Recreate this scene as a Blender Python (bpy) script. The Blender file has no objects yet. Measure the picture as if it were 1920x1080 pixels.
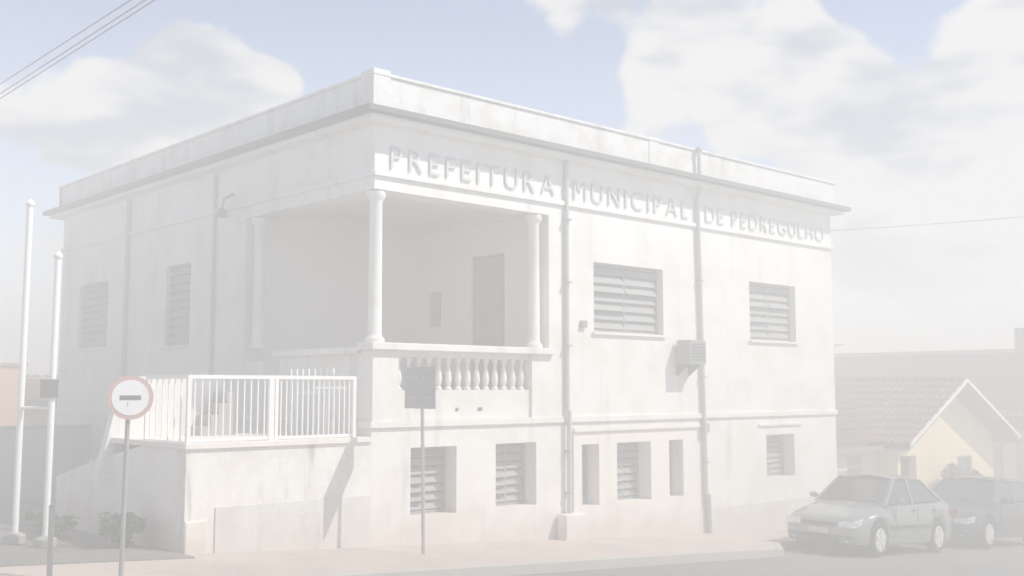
import bpy, bmesh, math, random
from mathutils import Vector, Matrix
random.seed(7)
sc = bpy.context.scene
COL = sc.collection

# ------------------------------------------------------------------ camera
cam_d = bpy.data.cameras.new('camera')
cam_d.sensor_width = 36.0
cam_d.lens = 37.77
cam_d.clip_end = 2000.0
cam = bpy.data.objects.new('camera', cam_d)
COL.objects.link(cam)
CAM = Vector((-9.24, -13.04, 2.285))
HEAD = math.radians(47.29)                 # heading measured from +X (along the facade)
PITCH = math.radians(5.332)
fwd = Vector((math.cos(HEAD) * math.cos(PITCH), math.sin(HEAD) * math.cos(PITCH), math.sin(PITCH)))
cam.location = CAM
cam.rotation_euler = fwd.to_track_quat('-Z', 'Y').to_euler()
sc.camera = cam

# ------------------------------------------------------------------ light
SUN = Vector((0.74, -1.0, 1.43)).normalized()
SUN_EL = math.asin(SUN.z)
sun_d = bpy.data.lights.new('sun', 'SUN')
sun_d.energy = 4.6
sun_d.angle = math.radians(0.6)
sun_d.color = (1.0, 0.955, 0.875)
sun = bpy.data.objects.new('sun', sun_d)
COL.objects.link(sun)
sun.location = (10, -20, 30)
sun.rotation_euler = (-SUN).to_track_quat('-Z', 'Y').to_euler()

EXPOSURE = 0.42
SKY_STRENGTH = 0.135
WASH_DENSITY = 0.047
vs = sc.view_settings
vs.view_transform = 'Standard'
vs.look = 'None'
vs.exposure = EXPOSURE
vs.gamma = 1.0
vs.use_curve_mapping = False
cy = sc.cycles
cy.volume_bounces = 2
cy.max_bounces = 6
cy.use_denoising = True
cy.sample_clamp_indirect = 6.0


def NN(nt, t, **kw):
    n = nt.nodes.new(t)
    for k, v in kw.items():
        if k == 'inp':
            for kk, vv in v.items():
                n.inputs[kk].default_value = vv
        else:
            setattr(n, k, v)
    return n


def px_dir(px, py):
    """world direction seen at a pixel of the 1920x1080 photograph (used for measuring only)"""
    f = 2014.4
    right = Vector((math.sin(HEAD), -math.cos(HEAD), 0))
    up = right.cross(fwd)
    return (fwd * f + right * (px - 960) + up * (540 - py)).normalized()


# ------------------------------------------------------------------ sky
def build_sky():
    w = bpy.data.worlds.new('World')
    sc.world = w
    w.use_nodes = True
    w.cycles.sampling_method = 'MANUAL'
    w.cycles.sample_map_resolution = 256
    nt = w.node_tree
    nt.nodes.clear()
    L = nt.links.new
    out = NN(nt, 'ShaderNodeOutputWorld')
    bg = NN(nt, 'ShaderNodeBackground')
    L(bg.outputs[0], out.inputs[0])
    sky = NN(nt, 'ShaderNodeTexSky')
    sky.sky_type = 'NISHITA'
    sky.sun_disc = False
    sky.sun_elevation = SUN_EL
    sky.sun_rotation = math.atan2(SUN.x, SUN.y)
    sky.altitude = 900
    sky.air_density = 1.0
    sky.dust_density = 0.1
    sky.ozone_density = 3.5
    bg.inputs[1].default_value = SKY_STRENGTH
    tc = NN(nt, 'ShaderNodeTexCoord')
    sep = NN(nt, 'ShaderNodeSeparateXYZ')
    L(tc.outputs['Generated'], sep.inputs[0])

    def M(op, a, b=None, c=None, clamp=False):
        n = NN(nt, 'ShaderNodeMath', operation=op, use_clamp=clamp)
        for i, v in enumerate((a, b, c)):
            if v is None:
                continue
            if isinstance(v, (int, float)):
                n.inputs[i].default_value = v
            else:
                L(v, n.inputs[i])
        return n.outputs[0]

    # cloud layer: a flat deck seen in perspective
    zz = M('ADD', M('MAXIMUM', sep.outputs[2], 0.0), 0.16)
    cx = M('DIVIDE', sep.outputs[0], zz)
    cyy = M('DIVIDE', sep.outputs[1], zz)
    comb = NN(nt, 'ShaderNodeCombineXYZ')
    L(cx, comb.inputs[0]); L(cyy, comb.inputs[1])
    comb.inputs[2].default_value = 3.7
    n1 = NN(nt, 'ShaderNodeTexNoise', inp={'Scale': 1.15, 'Detail': 3.0, 'Roughness': 0.56, 'Lacunarity': 2.1, 'Distortion': 0.15})
    L(comb.outputs[0], n1.inputs['Vector'])
    n2 = NN(nt, 'ShaderNodeTexNoise', inp={'Scale': 5.0, 'Detail': 3.0, 'Roughness': 0.6})
    L(tc.outputs['Generated'], n2.inputs['Vector'])
    n3 = NN(nt, 'ShaderNodeTexNoise', inp={'Scale': 13.0, 'Detail': 5.0, 'Roughness': 0.64})
    L(tc.outputs['Generated'], n3.inputs['Vector'])
    acc = M('ADD', M('MULTIPLY', n1.outputs[0], 0.55), M('ADD', M('MULTIPLY', n2.outputs[0], 0.55), M('MULTIPLY', n3.outputs[0], 0.42)))
    # cumulus heaps standing in this part of the sky
    heaps = [((280, 140), 3.4, .34), ((440, 170), 3.6, .36), ((530, 190), 2.4, .26), ((80, 220), 4.0, .32), ((330, 270), 4.5, .22), ((150, 200), 3.0, .12),
             ((1300, 200), 4.4, .30), ((1480, 200), 4.5, .30), ((1600, 150), 5.0, .32), ((1800, 150), 5.5, .30), ((1900, 60), 3.6, .30), ((1150, 40), 3.8, .28), ((1380, 15), 4.0, .30),
             ((1740, 400), 5.5, .30), ((1900, 480), 6.0, .34), ((1560, 440), 4.0, .22), ((1010, 25), 2.2, .24), ((30, 560), 6.0, .2),
             ((760, 90), 8.0, -.30), ((1060, 140), 3.6, -.2), ((1690, 30), 3.8, -.30), ((1290, 345), 4.4, -.2), ((60, 390), 4.0, -.14), ((110, 60), 4.4, -.26), ((1640, 350), 3.4, -.2)]
    for (p, deg, wgt) in heaps:
        d = px_dir(*p)
        vm = NN(nt, 'ShaderNodeVectorMath', operation='DOT_PRODUCT')
        L(tc.outputs['Generated'], vm.inputs[0])
        vm.inputs[1].default_value = d
        mr = NN(nt, 'ShaderNodeMapRange', interpolation_type='SMOOTHSTEP')
        L(vm.outputs['Value'], mr.inputs['Value'])
        mr.inputs['From Min'].default_value = math.cos(math.radians(deg * 1.25))
        mr.inputs['From Max'].default_value = 1.0
        mr.inputs['To Min'].default_value = 0.0
        mr.inputs['To Max'].default_value = wgt
        acc = M('ADD', acc, mr.outputs[0])
    mask = NN(nt, 'ShaderNodeMapRange', interpolation_type='SMOOTHSTEP')
    L(acc, mask.inputs['Value'])
    mask.inputs['From Min'].default_value = 0.875
    mask.inputs['From Max'].default_value = 0.995
    # grey bellies inside the cloud
    dens = NN(nt, 'ShaderNodeMapRange')
    L(acc, dens.inputs['Value'])
    dens.inputs['From Min'].default_value = 0.70
    dens.inputs['From Max'].default_value = 1.05
    n4 = NN(nt, 'ShaderNodeTexNoise', inp={'Scale': 6.0, 'Detail': 3.0, 'Roughness': 0.55})
    mp = NN(nt, 'ShaderNodeMapping')
    mp.inputs['Scale'].default_value = (1, 1, 2.6)
    mp.inputs['Location'].default_value = (5, 2, 0)
    L(tc.outputs['Generated'], mp.inputs[0]); L(mp.outputs[0], n4.inputs['Vector'])
    belly = NN(nt, 'ShaderNodeMapRange', interpolation_type='SMOOTHSTEP')
    L(n4.outputs[0], belly.inputs['Value'])
    belly.inputs['From Min'].default_value = 0.44
    belly.inputs['From Max'].default_value = 0.62
    ccol = NN(nt, 'ShaderNodeMix', data_type='RGBA')
    ccol.inputs[6].default_value = (5.0, 4.95, 4.9, 1)
    ccol.inputs[7].default_value = (2.7, 2.9, 3.4, 1)
    L(belly.outputs[0], ccol.inputs[0])
    mix = NN(nt, 'ShaderNodeMix', data_type='RGBA')
    L(M('MULTIPLY', mask.outputs[0], 0.94), mix.inputs[0])
    sat = NN(nt, 'ShaderNodeHueSaturation', inp={'Saturation': 0.72, 'Hue': 0.506})
    L(sky.outputs[0], sat.inputs['Color'])
    L(sat.outputs[0], mix.inputs[6])
    L(ccol.outputs[2], mix.inputs[7])
    L(mix.outputs[2], bg.inputs[0])


build_sky()


# ------------------------------------------------------------------ materials
def mat(name, col, rough=0.8, var=0.06, vscale=1.2, fine=0.05, fscale=14.0, bump=0.15, bscale=40.0,
        streak=0.0, dust=0.0, tint=None, tint_amt=0.0, metallic=0.0, spec=0.5, coat=0.0):
    m = bpy.data.materials.new(name)
    m.use_nodes = True
    nt = m.node_tree
    L = nt.links.new
    b = nt.nodes['Principled BSDF']
    b.inputs['Roughness'].default_value = rough
    b.inputs['Metallic'].default_value = metallic
    b.inputs['Specular IOR Level'].default_value = spec
    b.inputs['Coat Weight'].default_value = coat
    geo = NN(nt, 'ShaderNodeNewGeometry')
    pos = geo.outputs['Position']

    def M(op, a, bb=None):
        n = NN(nt, 'ShaderNodeMath', operation=op)
        for i, v in enumerate((a, bb)):
            if v is None:
                continue
            if isinstance(v, (int, float)):
                n.inputs[i].default_value = v
            else:
                L(v, n.inputs[i])
        return n.outputs[0]

    def noise(scale, detail=3, stretch=None, rough_=0.6):
        n = NN(nt, 'ShaderNodeTexNoise', inp={'Scale': scale, 'Detail': detail, 'Roughness': rough_})
        if stretch:
            mp = NN(nt, 'ShaderNodeMapping')
            mp.inputs['Scale'].default_value = stretch
            L(pos, mp.inputs[0]); L(mp.outputs[0], n.inputs['Vector'])
        else:
            L(pos, n.inputs['Vector'])
        return n.outputs[0]

    v = M('MULTIPLY', M('SUBTRACT', noise(vscale), 0.5), var * 4)
    v = M('ADD', v, M('MULTIPLY', M('SUBTRACT', noise(fscale, 3), 0.5), fine * 4))
    v = M('ADD', v, 1.0)
    if streak:
        s = noise(1.0, 4, (2.6, 2.6, 0.32), 0.7)
        mr = NN(nt, 'ShaderNodeMapRange', interpolation_type='SMOOTHSTEP')
        L(s, mr.inputs['Value'])
        mr.inputs['From Min'].default_value = 0.53
        mr.inputs['From Max'].default_value = 0.76
        mr.inputs['To Min'].default_value = 1.0
        mr.inputs['To Max'].default_value = 1.0 - streak
        v = M('MULTIPLY', v, mr.outputs[0])
    base = NN(nt, 'ShaderNodeRGB')
    base.outputs[0].default_value = (*col, 1)
    c = base.outputs[0]
    if tint:
        mx = NN(nt, 'ShaderNodeMix', data_type='RGBA')
        mr = NN(nt, 'ShaderNodeMapRange', interpolation_type='SMOOTHSTEP')
        L(noise(vscale * 1.7, 4), mr.inputs['Value'])
        mr.inputs['From Min'].default_value = 0.42
        mr.inputs['From Max'].default_value = 0.66
        mr.inputs['To Max'].default_value = tint_amt
        L(mr.outputs[0], mx.inputs[0])
        L(c, mx.inputs[6])
        mx.inputs[7].default_value = (*tint, 1)
        c = mx.outputs[2]
    if dust:
        sx = NN(nt, 'ShaderNodeSeparateXYZ')
        L(pos, sx.inputs[0])
        hgt = M('ADD', sx.outputs[2], M('MULTIPLY', sx.outputs[0], 0.065))
        nz = M('ADD', hgt, M('MULTIPLY', M('SUBTRACT', noise(1.6, 4), 0.5), -1.1))
        mr = NN(nt, 'ShaderNodeMapRange', interpolation_type='SMOOTHSTEP')
        L(nz, mr.inputs['Value'])
        mr.inputs['From Min'].default_value = 0.02
        mr.inputs['From Max'].default_value = 0.75
        mr.inputs['To Min'].default_value = dust
        mr.inputs['To Max'].default_value = 0.0
        mx = NN(nt, 'ShaderNodeMix', data_type='RGBA')
        L(mr.outputs[0], mx.inputs[0])
        L(c, mx.inputs[6])
        mx.inputs[7].default_value = (0.50, 0.40, 0.33, 1)
        c = mx.outputs[2]
    hsv = NN(nt, 'ShaderNodeHueSaturation')
    L(c, hsv.inputs['Color'])
    L(v, hsv.inputs['Value'])
    L(hsv.outputs[0], b.inputs['Base Color'])
    if bump:
        bp = NN(nt, 'ShaderNodeBump')
        bp.inputs['Strength'].default_value = bump
        bp.inputs['Distance'].default_value = 0.02
        L(noise(bscale, 2), bp.inputs['Height'])
        L(bp.outputs[0], b.inputs['Normal'])
    return m


MT = {
    'plaster': mat('white_plaster', (0.755, 0.74, 0.71), 0.85, 0.032, 0.7, 0.03, 9, 0.25, 30, streak=0.24, dust=0.5, tint=(0.63, 0.595, 0.54), tint_amt=0.55),
    'parapet': mat('weathered_white_plaster', (0.63, 0.62, 0.60), 0.85, 0.045, 1.2, 0.05, 7, 0.3, 30, streak=0.42, tint=(0.47, 0.44, 0.385), tint_amt=0.6),
    'terrace': mat('stained_white_plaster', (0.74, 0.725, 0.695), 0.85, 0.04, 1.0, 0.04, 8, 0.3, 30, streak=0.6, dust=0.42, tint=(0.58, 0.54, 0.49), tint_amt=0.5),
    'plinth': mat('grey_plaster', (0.63, 0.625, 0.605), 0.88, 0.04, 1.4, 0.03, 9, 0.3, 30, streak=0.25, dust=0.3, tint=(0.56, 0.51, 0.46), tint_amt=0.5),
    'pink': mat('pinkish_plaster', (0.76, 0.715, 0.675), 0.85, 0.03, 1.0, 0.02, 9, 0.25, 30, streak=0.15, dust=0.6),
    'concrete': mat('concrete', (0.33, 0.325, 0.315), 0.9, 0.06, 1.5, 0.05, 16, 0.4, 40, streak=0.2),
    'cornice': mat('dark_concrete', (0.12, 0.118, 0.112), 0.9, 0.08, 1.5, 0.05, 16, 0.4, 40),  # dark all over, so the cornice edge reads as a line
    'ceiling': mat('cream_ceiling', (0.74, 0.70, 0.65), 0.9, 0.03, 1.0, 0.02),
    'loggia': mat('greyish_interior_plaster', (0.74, 0.725, 0.70), 0.9, 0.03, 1.0, 0.02),
    'floor': mat('cement_floor', (0.46, 0.43, 0.40), 0.75, 0.05, 1.0, 0.04),
    'roof': mat('fibre_cement', (0.3, 0.3, 0.29), 0.9, 0.1, 1.0, 0.05),
    'white_metal': mat('white_painted_steel', (0.82, 0.82, 0.80), 0.45, 0.02, 2.0, 0.02, 20, 0.05),
    'grey_metal': mat('grey_painted_steel', (0.22, 0.225, 0.23), 0.5, 0.06, 3.0, 0.04, 20, 0.1),
    'dark_metal': mat('dark_steel', (0.07, 0.07, 0.072), 0.5, 0.08, 3.0, 0.05, 20, 0.1),
    'galv': mat('galvanised_pipe', (0.30, 0.30, 0.30), 0.55, 0.06, 3.0, 0.04, 20, 0.1),
    'pipe': mat('painted_pipe', (0.42, 0.42, 0.415), 0.6, 0.05, 2.0, 0.04),
    'letter': mat('letter_metal', (0.50, 0.51, 0.515), 0.5, 0.05, 4.0, 0.03),
    'shutter': mat('grey_window_steel', (0.25, 0.255, 0.255), 0.5, 0.05, 3.0, 0.03),
    'glass': mat('window_glass', (0.035, 0.04, 0.042), 0.08, 0.1, 1.0, 0.0, bump=0.0, spec=0.8),
    'wood': mat('dark_door_wood', (0.22, 0.195, 0.17), 0.55, 0.12, 2.0, 0.06),
    'sidewalk': mat('reddish_dusty_pavement', (0.45, 0.38, 0.33), 0.92, 0.13, 0.9, 0.10, 12, 0.35, 25, tint=(0.52, 0.42, 0.36), tint_amt=0.5),
    'kerb': mat('kerb_concrete', (0.42, 0.39, 0.36), 0.9, 0.08, 1.5, 0.06),
    'asphalt': mat('asphalt', (0.19, 0.188, 0.184), 0.9, 0.10, 0.5, 0.10, 30, 0.5, 60, tint=(0.20, 0.19, 0.18), tint_amt=0.5),
    'soil': mat('yard_soil', (0.17, 0.16, 0.145), 0.95, 0.15, 0.8, 0.12, 15, 0.6, 20, tint=(0.22, 0.20, 0.17), tint_amt=0.6),
    'ground': mat('dry_ground', (0.20, 0.18, 0.15), 0.95, 0.15, 0.3, 0.1),
    'leaf': mat('shrub_leaf', (0.055, 0.085, 0.04), 0.6, 0.25, 4.0, 0.1, bump=0),
    'stem': mat('shrub_stem', (0.09, 0.07, 0.05), 0.8, 0.1),
    'yellow': mat('cream_yellow_plaster', (0.82, 0.67, 0.43), 0.88, 0.03, 0.8, 0.02),
    'tile': mat('clay_roof_tile', (0.17, 0.095, 0.07), 0.85, 0.2, 1.5, 0.14, 5, 0.2, tint=(0.10, 0.08, 0.07), tint_amt=0.6),
    'brownwall': mat('brown_plaster', (0.14, 0.09, 0.065), 0.9, 0.06, 0.8, 0.03),
    'greywall': mat('dark_grey_render', (0.05, 0.053, 0.053), 0.9, 0.06, 0.4, 0.04, streak=0.15),
    'peach': mat('peach_plaster', (0.80, 0.46, 0.31), 0.9, 0.03, 0.8, 0.02),
    'yardwall': mat('grey_block_wall', (0.46, 0.455, 0.45), 0.9, 0.08, 0.7, 0.05, streak=0.2),
    'car_silver': mat('silver_green_paint', (0.25, 0.262, 0.258), 0.24, 0.01, 2.0, 0.0, bump=0, metallic=0.35, coat=0.6),
    'car_dark': mat('dark_blue_grey_paint', (0.03, 0.034, 0.045), 0.28, 0.01, 2.0, 0.0, bump=0, metallic=0.4, coat=0.6),
    'tyre': mat('tyre_rubber', (0.025, 0.025, 0.026), 0.8, 0.05),
    'rim': mat('hubcap', (0.62, 0.61, 0.60), 0.4, 0.02, bump=0, metallic=0.1),
    'black': mat('black_plastic', (0.03, 0.03, 0.031), 0.55, 0.05, bump=0),
    'car_glass': mat('car_glass', (0.04, 0.045, 0.05), 0.06, 0.05, bump=0, spec=0.9),
    'lamp': mat('headlamp_glass', (0.75, 0.77, 0.78), 0.12, 0.02, bump=0, spec=0.8),
    'plate': mat('number_plate', (0.55, 0.55, 0.54), 0.5, 0.02, bump=0),
    'sign_red': mat('sign_red', (0.55, 0.36, 0.33), 0.5, 0.03, bump=0),
    'sign_white': mat('sign_white', (0.84, 0.83, 0.82), 0.5, 0.02, bump=0),
    'sign_bar': mat('sign_bar', (0.12, 0.12, 0.125), 0.5, 0.03, bump=0),
    'tail': mat('tail_lamp_red', (0.25, 0.05, 0.05), 0.2, 0.03, bump=0),
    'wire': mat('cable_black', (0.03, 0.03, 0.03), 0.7, 0.0, bump=0),
}


# ------------------------------------------------------------------ mesh helpers
class MB:
    def __init__(self):
        self.v = []; self.f = []

    def face(self, pts):
        i = len(self.v)
        self.v += [tuple(p) for p in pts]
        self.f.append(tuple(range(i, i + len(pts))))
        return self

    def box(self, x0, x1, y0, y1, z0, z1):
        i = len(self.v)
        self.v += [(x0, y0, z0), (x1, y0, z0), (x1, y1, z0), (x0, y1, z0), (x0, y0, z1), (x1, y0, z1), (x1, y1, z1), (x0, y1, z1)]
        for q in ((0, 3, 2, 1), (4, 5, 6, 7), (0, 1, 5, 4), (1, 2, 6, 5), (2, 3, 7, 6), (3, 0, 4, 7)):
            self.f.append(tuple(i + k for k in q))
        return self

    def prism(self, poly, vec):
        """extrude polygon (list of 3d points) along vec"""
        n = len(poly); i = len(self.v); vec = Vector(vec)
        self.v += [tuple(p) for p in poly] + [tuple(Vector(p) + vec) for p in poly]
        self.f.append(tuple(range(i + n - 1, i - 1, -1)))
        self.f.append(tuple(range(i + n, i + 2 * n)))
        for k in range(n):
            k2 = (k + 1) % n
            self.f.append((i + k, i + k2, i + n + k2, i + n + k))
        return self

    def tube(self, pts, r, n=10, r2=None):
        pts = [Vector(p) for p in pts]
        i = len(self.v); m = len(pts)
        for k, p in enumerate(pts):
            a = pts[max(0, k - 1)]; b = pts[min(m - 1, k + 1)]
            d = (b - a).normalized()
            u = d.orthogonal().normalized() if abs(d.z) < .9 else Vector((1, 0, 0)).cross(d).normalized()
            w = d.cross(u)
            rr = r if r2 is None else r + (r2 - r) * k / (m - 1)
            for q in range(n):
                t = 2 * math.pi * q / n
                self.v.append(tuple(p + (u * math.cos(t) + w * math.sin(t)) * rr))
        for k in range(m - 1):
            for q in range(n):
                q2 = (q + 1) % n
                self.f.append((i + k * n + q, i + k * n + q2, i + (k + 1) * n + q2, i + (k + 1) * n + q))
        self.f.append(tuple(i + q for q in range(n - 1, -1, -1)))
        self.f.append(tuple(i + (m - 1) * n + q for q in range(n)))
        return self

    def lathe(self, prof, n=12, o=(0, 0, 0), axis='z'):
        """prof: list of (radius, height)"""
        i = len(self.v); m = len(prof)
        for r, h in prof:
            for q in range(n):
                t = 2 * math.pi * q / n
                a, b = r * math.cos(t), r * math.sin(t)
                p = (a, b, h) if axis == 'z' else ((h, a, b) if axis == 'x' else (b, h, a))
                self.v.append((p[0] + o[0], p[1] + o[1], p[2] + o[2]))
        for k in range(m - 1):
            for q in range(n):
                q2 = (q + 1) % n
                self.f.append((i + k * n + q, i + k * n + q2, i + (k + 1) * n + q2, i + (k + 1) * n + q))
        self.f.append(tuple(i + q for q in range(n - 1, -1, -1)))
        self.f.append(tuple(i + (m - 1) * n + q for q in range(n)))
        return self

    def mesh(self, name, material, smooth=False, fix=True):
        me = bpy.data.meshes.new(name)
        me.from_pydata(self.v, [], self.f)
        me.materials.append(material)
        if fix:
            bm = bmesh.new(); bm.from_mesh(me)
            bmesh.ops.remove_doubles(bm, verts=bm.verts, dist=1e-5)
            bmesh.ops.recalc_face_normals(bm, faces=bm.faces)
            bm.to_mesh(me); bm.free()
        if smooth:
            for p in me.polygons:
                p.use_smooth = True
            try:
                me.set_sharp_from_angle(angle=math.radians(38))
            except Exception:
                pass
        return me

    def build(self, name, material, parent=None, smooth=False, bevel=0.0, loc=None):
        me = self.mesh(name, material, smooth)
        o = bpy.data.objects.new(name, me)
        COL.objects.link(o)
        if parent:
            o.parent = parent
        if loc:
            o.location = loc
        if bevel:
            md = o.modifiers.new('bevel', 'BEVEL')
            md.width = bevel; md.segments = 2; md.limit_method = 'ANGLE'
        return o


def link_mesh(name, me, parent=None, loc=(0, 0, 0), rot=None):
    o = bpy.data.objects.new(name, me)
    COL.objects.link(o)
    o.parent = parent
    o.location = loc
    if rot:
        o.rotation_euler = rot
    return o


def empty(name, loc=(0, 0, 0), rot=None):
    o = bpy.data.objects.new(name, None)
    COL.objects.link(o)
    o.location = loc
    o.empty_display_size = 0.3
    if rot:
        o.rotation_euler = rot
    return o


def tag(o, label=None, cat=None, group=None, kind=None):
    if label: o['label'] = label
    if cat: o['category'] = cat
    if group: o['group'] = group
    if kind: o['kind'] = kind
    return o


def copy_tree(o, parent=None):
    c = o.copy(); COL.objects.link(c); c.parent = parent
    for ch in list(o.children):
        copy_tree(ch, c)
    return c


def holed_wall(a0, a1, z0, z1, holes, t0, t1, axis):
    """wall slab in the plane of a (x or y) and z with rectangular holes; t0..t1 its thickness range"""
    mb = MB()
    A = sorted({a0, a1, *[h[0] for h in holes], *[h[1] for h in holes]})
    Z = sorted({z0, z1, *[h[2] for h in holes], *[h[3] for h in holes]})
    A = [a for a in A if a0 <= a <= a1]; Z = [z for z in Z if z0 <= z <= z1]

    def P(a, t, z):
        return (a, t, z) if axis == 'x' else (t, a, z)

    def solid(i, j):
        if i < 0 or j < 0 or i >= len(A) - 1 or j >= len(Z) - 1:
            return False
        ca, cz = (A[i] + A[i + 1]) / 2, (Z[j] + Z[j + 1]) / 2
        return not any(h[0] < ca < h[1] and h[2] < cz < h[3] for h in holes)

    for i in range(len(A) - 1):
        for j in range(len(Z) - 1):
            if not solid(i, j):
                continue
            p, q, r, s = A[i], A[i + 1], Z[j], Z[j + 1]
            mb.face([P(p, t0, r), P(q, t0, r), P(q, t0, s), P(p, t0, s)])
            mb.face([P(p, t1, r), P(p, t1, s), P(q, t1, s), P(q, t1, r)])
            if not solid(i - 1, j): mb.face([P(p, t0, r), P(p, t0, s), P(p, t1, s), P(p, t1, r)])
            if not solid(i + 1, j): mb.face([P(q, t0, r), P(q, t1, r), P(q, t1, s), P(q, t0, s)])
            if not solid(i, j - 1): mb.face([P(p, t0, r), P(p, t1, r), P(q, t1, r), P(q, t0, r)])
            if not solid(i, j + 1): mb.face([P(p, t0, s), P(q, t0, s), P(q, t1, s), P(p, t1, s)])
    return mb


# ------------------------------------------------------------------ ground
SLOPE = 0.065


def gz(x, y=0.0):
    """the street falls to the right along the facade"""
    if x > 34: return -SLOPE * 34 - 0.012 * (min(x, 90) - 34)
    if x < -16: return SLOPE * 16 + 0.008 * (min(-x, 90) - 16)
    return -SLOPE * x


XS = [-130, -90, -60, -40, -28, -20, -16] + [(-15 + k) for k in range(0, 50)] + [38, 45, 60, 90, 140]


def strip(x0, x1, y0, y1, dz, ys=None):
    mb = MB()
    xs = [x0] + [x for x in XS if x0 < x < x1] + [x1]
    ys = ys or [y0, y1]
    for a, b in zip(xs, xs[1:]):
        for c, d in zip(ys, ys[1:]):
            mb.face([(a, c, gz(a) + dz), (b, c, gz(b) + dz), (b, d, gz(b) + dz), (a, d, gz(a) + dz)])
    return mb


KERB = -2.28
BAY = -1.52                 # kerb line of the parking bay in front of the right half
tag(strip(-130, 140, -90, 150, -0.16).build('ground', MT['ground']), kind='structure')
tag(strip(-130, 140, -16.0, BAY + 0.05, -0.135).build('road', MT['asphalt']), kind='structure')


def slab(x0, x1, y0, y1, top, bottom):
    mb = MB()
    xs = [x0] + [x for x in XS if x0 < x < x1] + [x1]
    for a, b in zip(xs, xs[1:]):
        mb.face([(a, y0, gz(a) + top), (b, y0, gz(b) + top), (b, y1, gz(b) + top), (a, y1, gz(a) + top)])
        mb.face([(a, y0, gz(a) + bottom), (b, y0, gz(b) + bottom), (b, y0, gz(b) + top), (a, y0, gz(a) + top)])
        mb.face([(a, y1, gz(a) + bottom), (a, y1, gz(a) + top), (b, y1, gz(b) + top), (b, y1, gz(b) + bottom)])
    return mb



def kerb_y(x):
    if x < 6.9: return KERB
    if x < 7.9: return KERB + (BAY - KERB) * (x - 6.9)
    return BAY


def walk(dy0, y1, top, bottom):
    mb = MB()
    xs = sorted({-60, 6.9, 7.9, 80, *[x for x in XS if -60 < x < 80]})
    for a, b in zip(xs, xs[1:]):
        ya, yb = kerb_y(a) + dy0, kerb_y(b) + dy0
        za, zb_ = (y1, y1) if dy0 >= 0 else (kerb_y(a) + y1, kerb_y(b) + y1)
        mb.face([(a, ya, gz(a) + top), (b, yb, gz(b) + top), (b, zb_, gz(b) + top), (a, za, gz(a) + top)])
        mb.face([(a, ya, gz(a) + bottom), (b, yb, gz(b) + bottom), (b, yb, gz(b) + top), (a, ya, gz(a) + top)])
        mb.face([(a, za, gz(a) + bottom), (a, za, gz(a) + top), (b, zb_, gz(b) + top), (b, zb_, gz(b) + bottom)])
    return mb


tag(walk(0.0, 0.6, 0.0, -0.3).build('sidewalk', MT['sidewalk']), kind='structure')
tag(walk(-.14, -.003, 0.006, -0.3).build('kerb', MT['kerb'], bevel=0.012), kind='structure')
tag(strip(-30, -0.05, 0.603, 14.0, -0.03).build('yard_ground', MT['soil']), kind='structure')
tag(slab(-30, -2.95, -0.45, 0.6, 0.025, -0.1).build('dark_ground_strip', MT['soil']), kind='structure')  # dark band of ground between sidewalk and yard, in the yard colour

# ------------------------------------------------------------------ town hall
W, D = 12.78, 12.5          # frontage and depth
TH = 0.40                   # wall thickness
ZB, ZT = -1.6, 6.42
th = empty('town_hall', (0, 0, 0))
tag(th, 'white two-storey town hall with corner loggia, deep cornice and raised lettering', 'building')

LX, LY = 3.66, 3.85         # loggia openings
LZ0, LZ1 = 1.80, 5.26
front_low = [(0.72, 1.62, 0.36, 1.39), (2.44, 3.35, 0.36, 1.39), (4.42, 4.86, 0.25, 1.31), (5.33, 6.27, 0.25, 1.31), (6.80, 7.22, 0.25, 1.31), (10.03, 11.08, 0.42, 1.31)]
front_up = [(4.78, 6.72, 3.29, 4.54), (9.53, 11.25, 3.29, 4.51)]
hf = front_low + front_up + [(0.0, LX, LZ0, LZ1)]
holed_wall(0, W, ZB, ZT, hf, 0, TH, 'x').build('wall', MT['plaster'], th)
left_up = [(9.78, 11.38, 3.17, 4.6), (5.92, 6.96, 3.10, 4.66)]
hl = left_up + [(TH, LY, LZ0, LZ1)]
holed_wall(TH, D, ZB, ZT, hl, 0, TH, 'y').build('wall', MT['plaster'], th)
MB().box(W - TH, W, TH, D - TH, ZB, ZT).build('wall', MT['plaster'], th)
MB().box(TH, W, D - TH, D, ZB, ZT).build('wall', MT['plaster'], th)
MB().box(TH, W - TH, TH, D - TH, 6.25, 6.36).build('roof_slab', MT['roof'], th)
MB().box(TH, W - TH, TH, D - TH, 1.50, 1.70).build('floor_slab', MT['floor'], th)
# loggia
MB().box(0.02, LX + 0.2, 0.02, LY + 0.2, 1.705, 1.80).build('loggia_floor', MT['floor'], th)
MB().box(TH, LX + 0.2, TH, LY + 0.2, 5.42, 5.52).build('loggia_ceiling', MT['ceiling'], th)
DOOR = (1.35, 2.28)
holed_wall(TH, LY, 1.80, 5.42, [(DOOR[0], DOOR[1], 1.81, 4.75), (3.18, 3.55, 3.48, 4.15)], LX + 0.2, LX + 0.4, 'y').build('loggia_wall', MT['loggia'], th)
MB().box(TH, LX + 0.2, LY + 0.003, LY + 0.2, 1.80, 5.42).build('loggia_wall', MT['loggia'], th)
d = MB().box(LX + 0.27, LX + 0.31, DOOR[0] + .05, DOOR[1] - .05, 1.81, 4.70).build('door', MT['wood'], th)
for k in range(3):
    z = 1.95 + k * .92
    for yy in (DOOR[0] + .12, DOOR[0] + .52):
        MB().box(LX + 0.255, LX + 0.27, yy, yy + .3, z, z + .74).build('door_panel', MT['wood'], d, bevel=.006)
MB().box(LX + .23, LX + .32, DOOR[0] - .02, DOOR[0] + .048, 1.81, 4.76).box(LX + .23, LX + .32, DOOR[1] - .048, DOOR[1] + .02, 1.81, 4.76).build('door_frame', MT['wood'], d)
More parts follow.
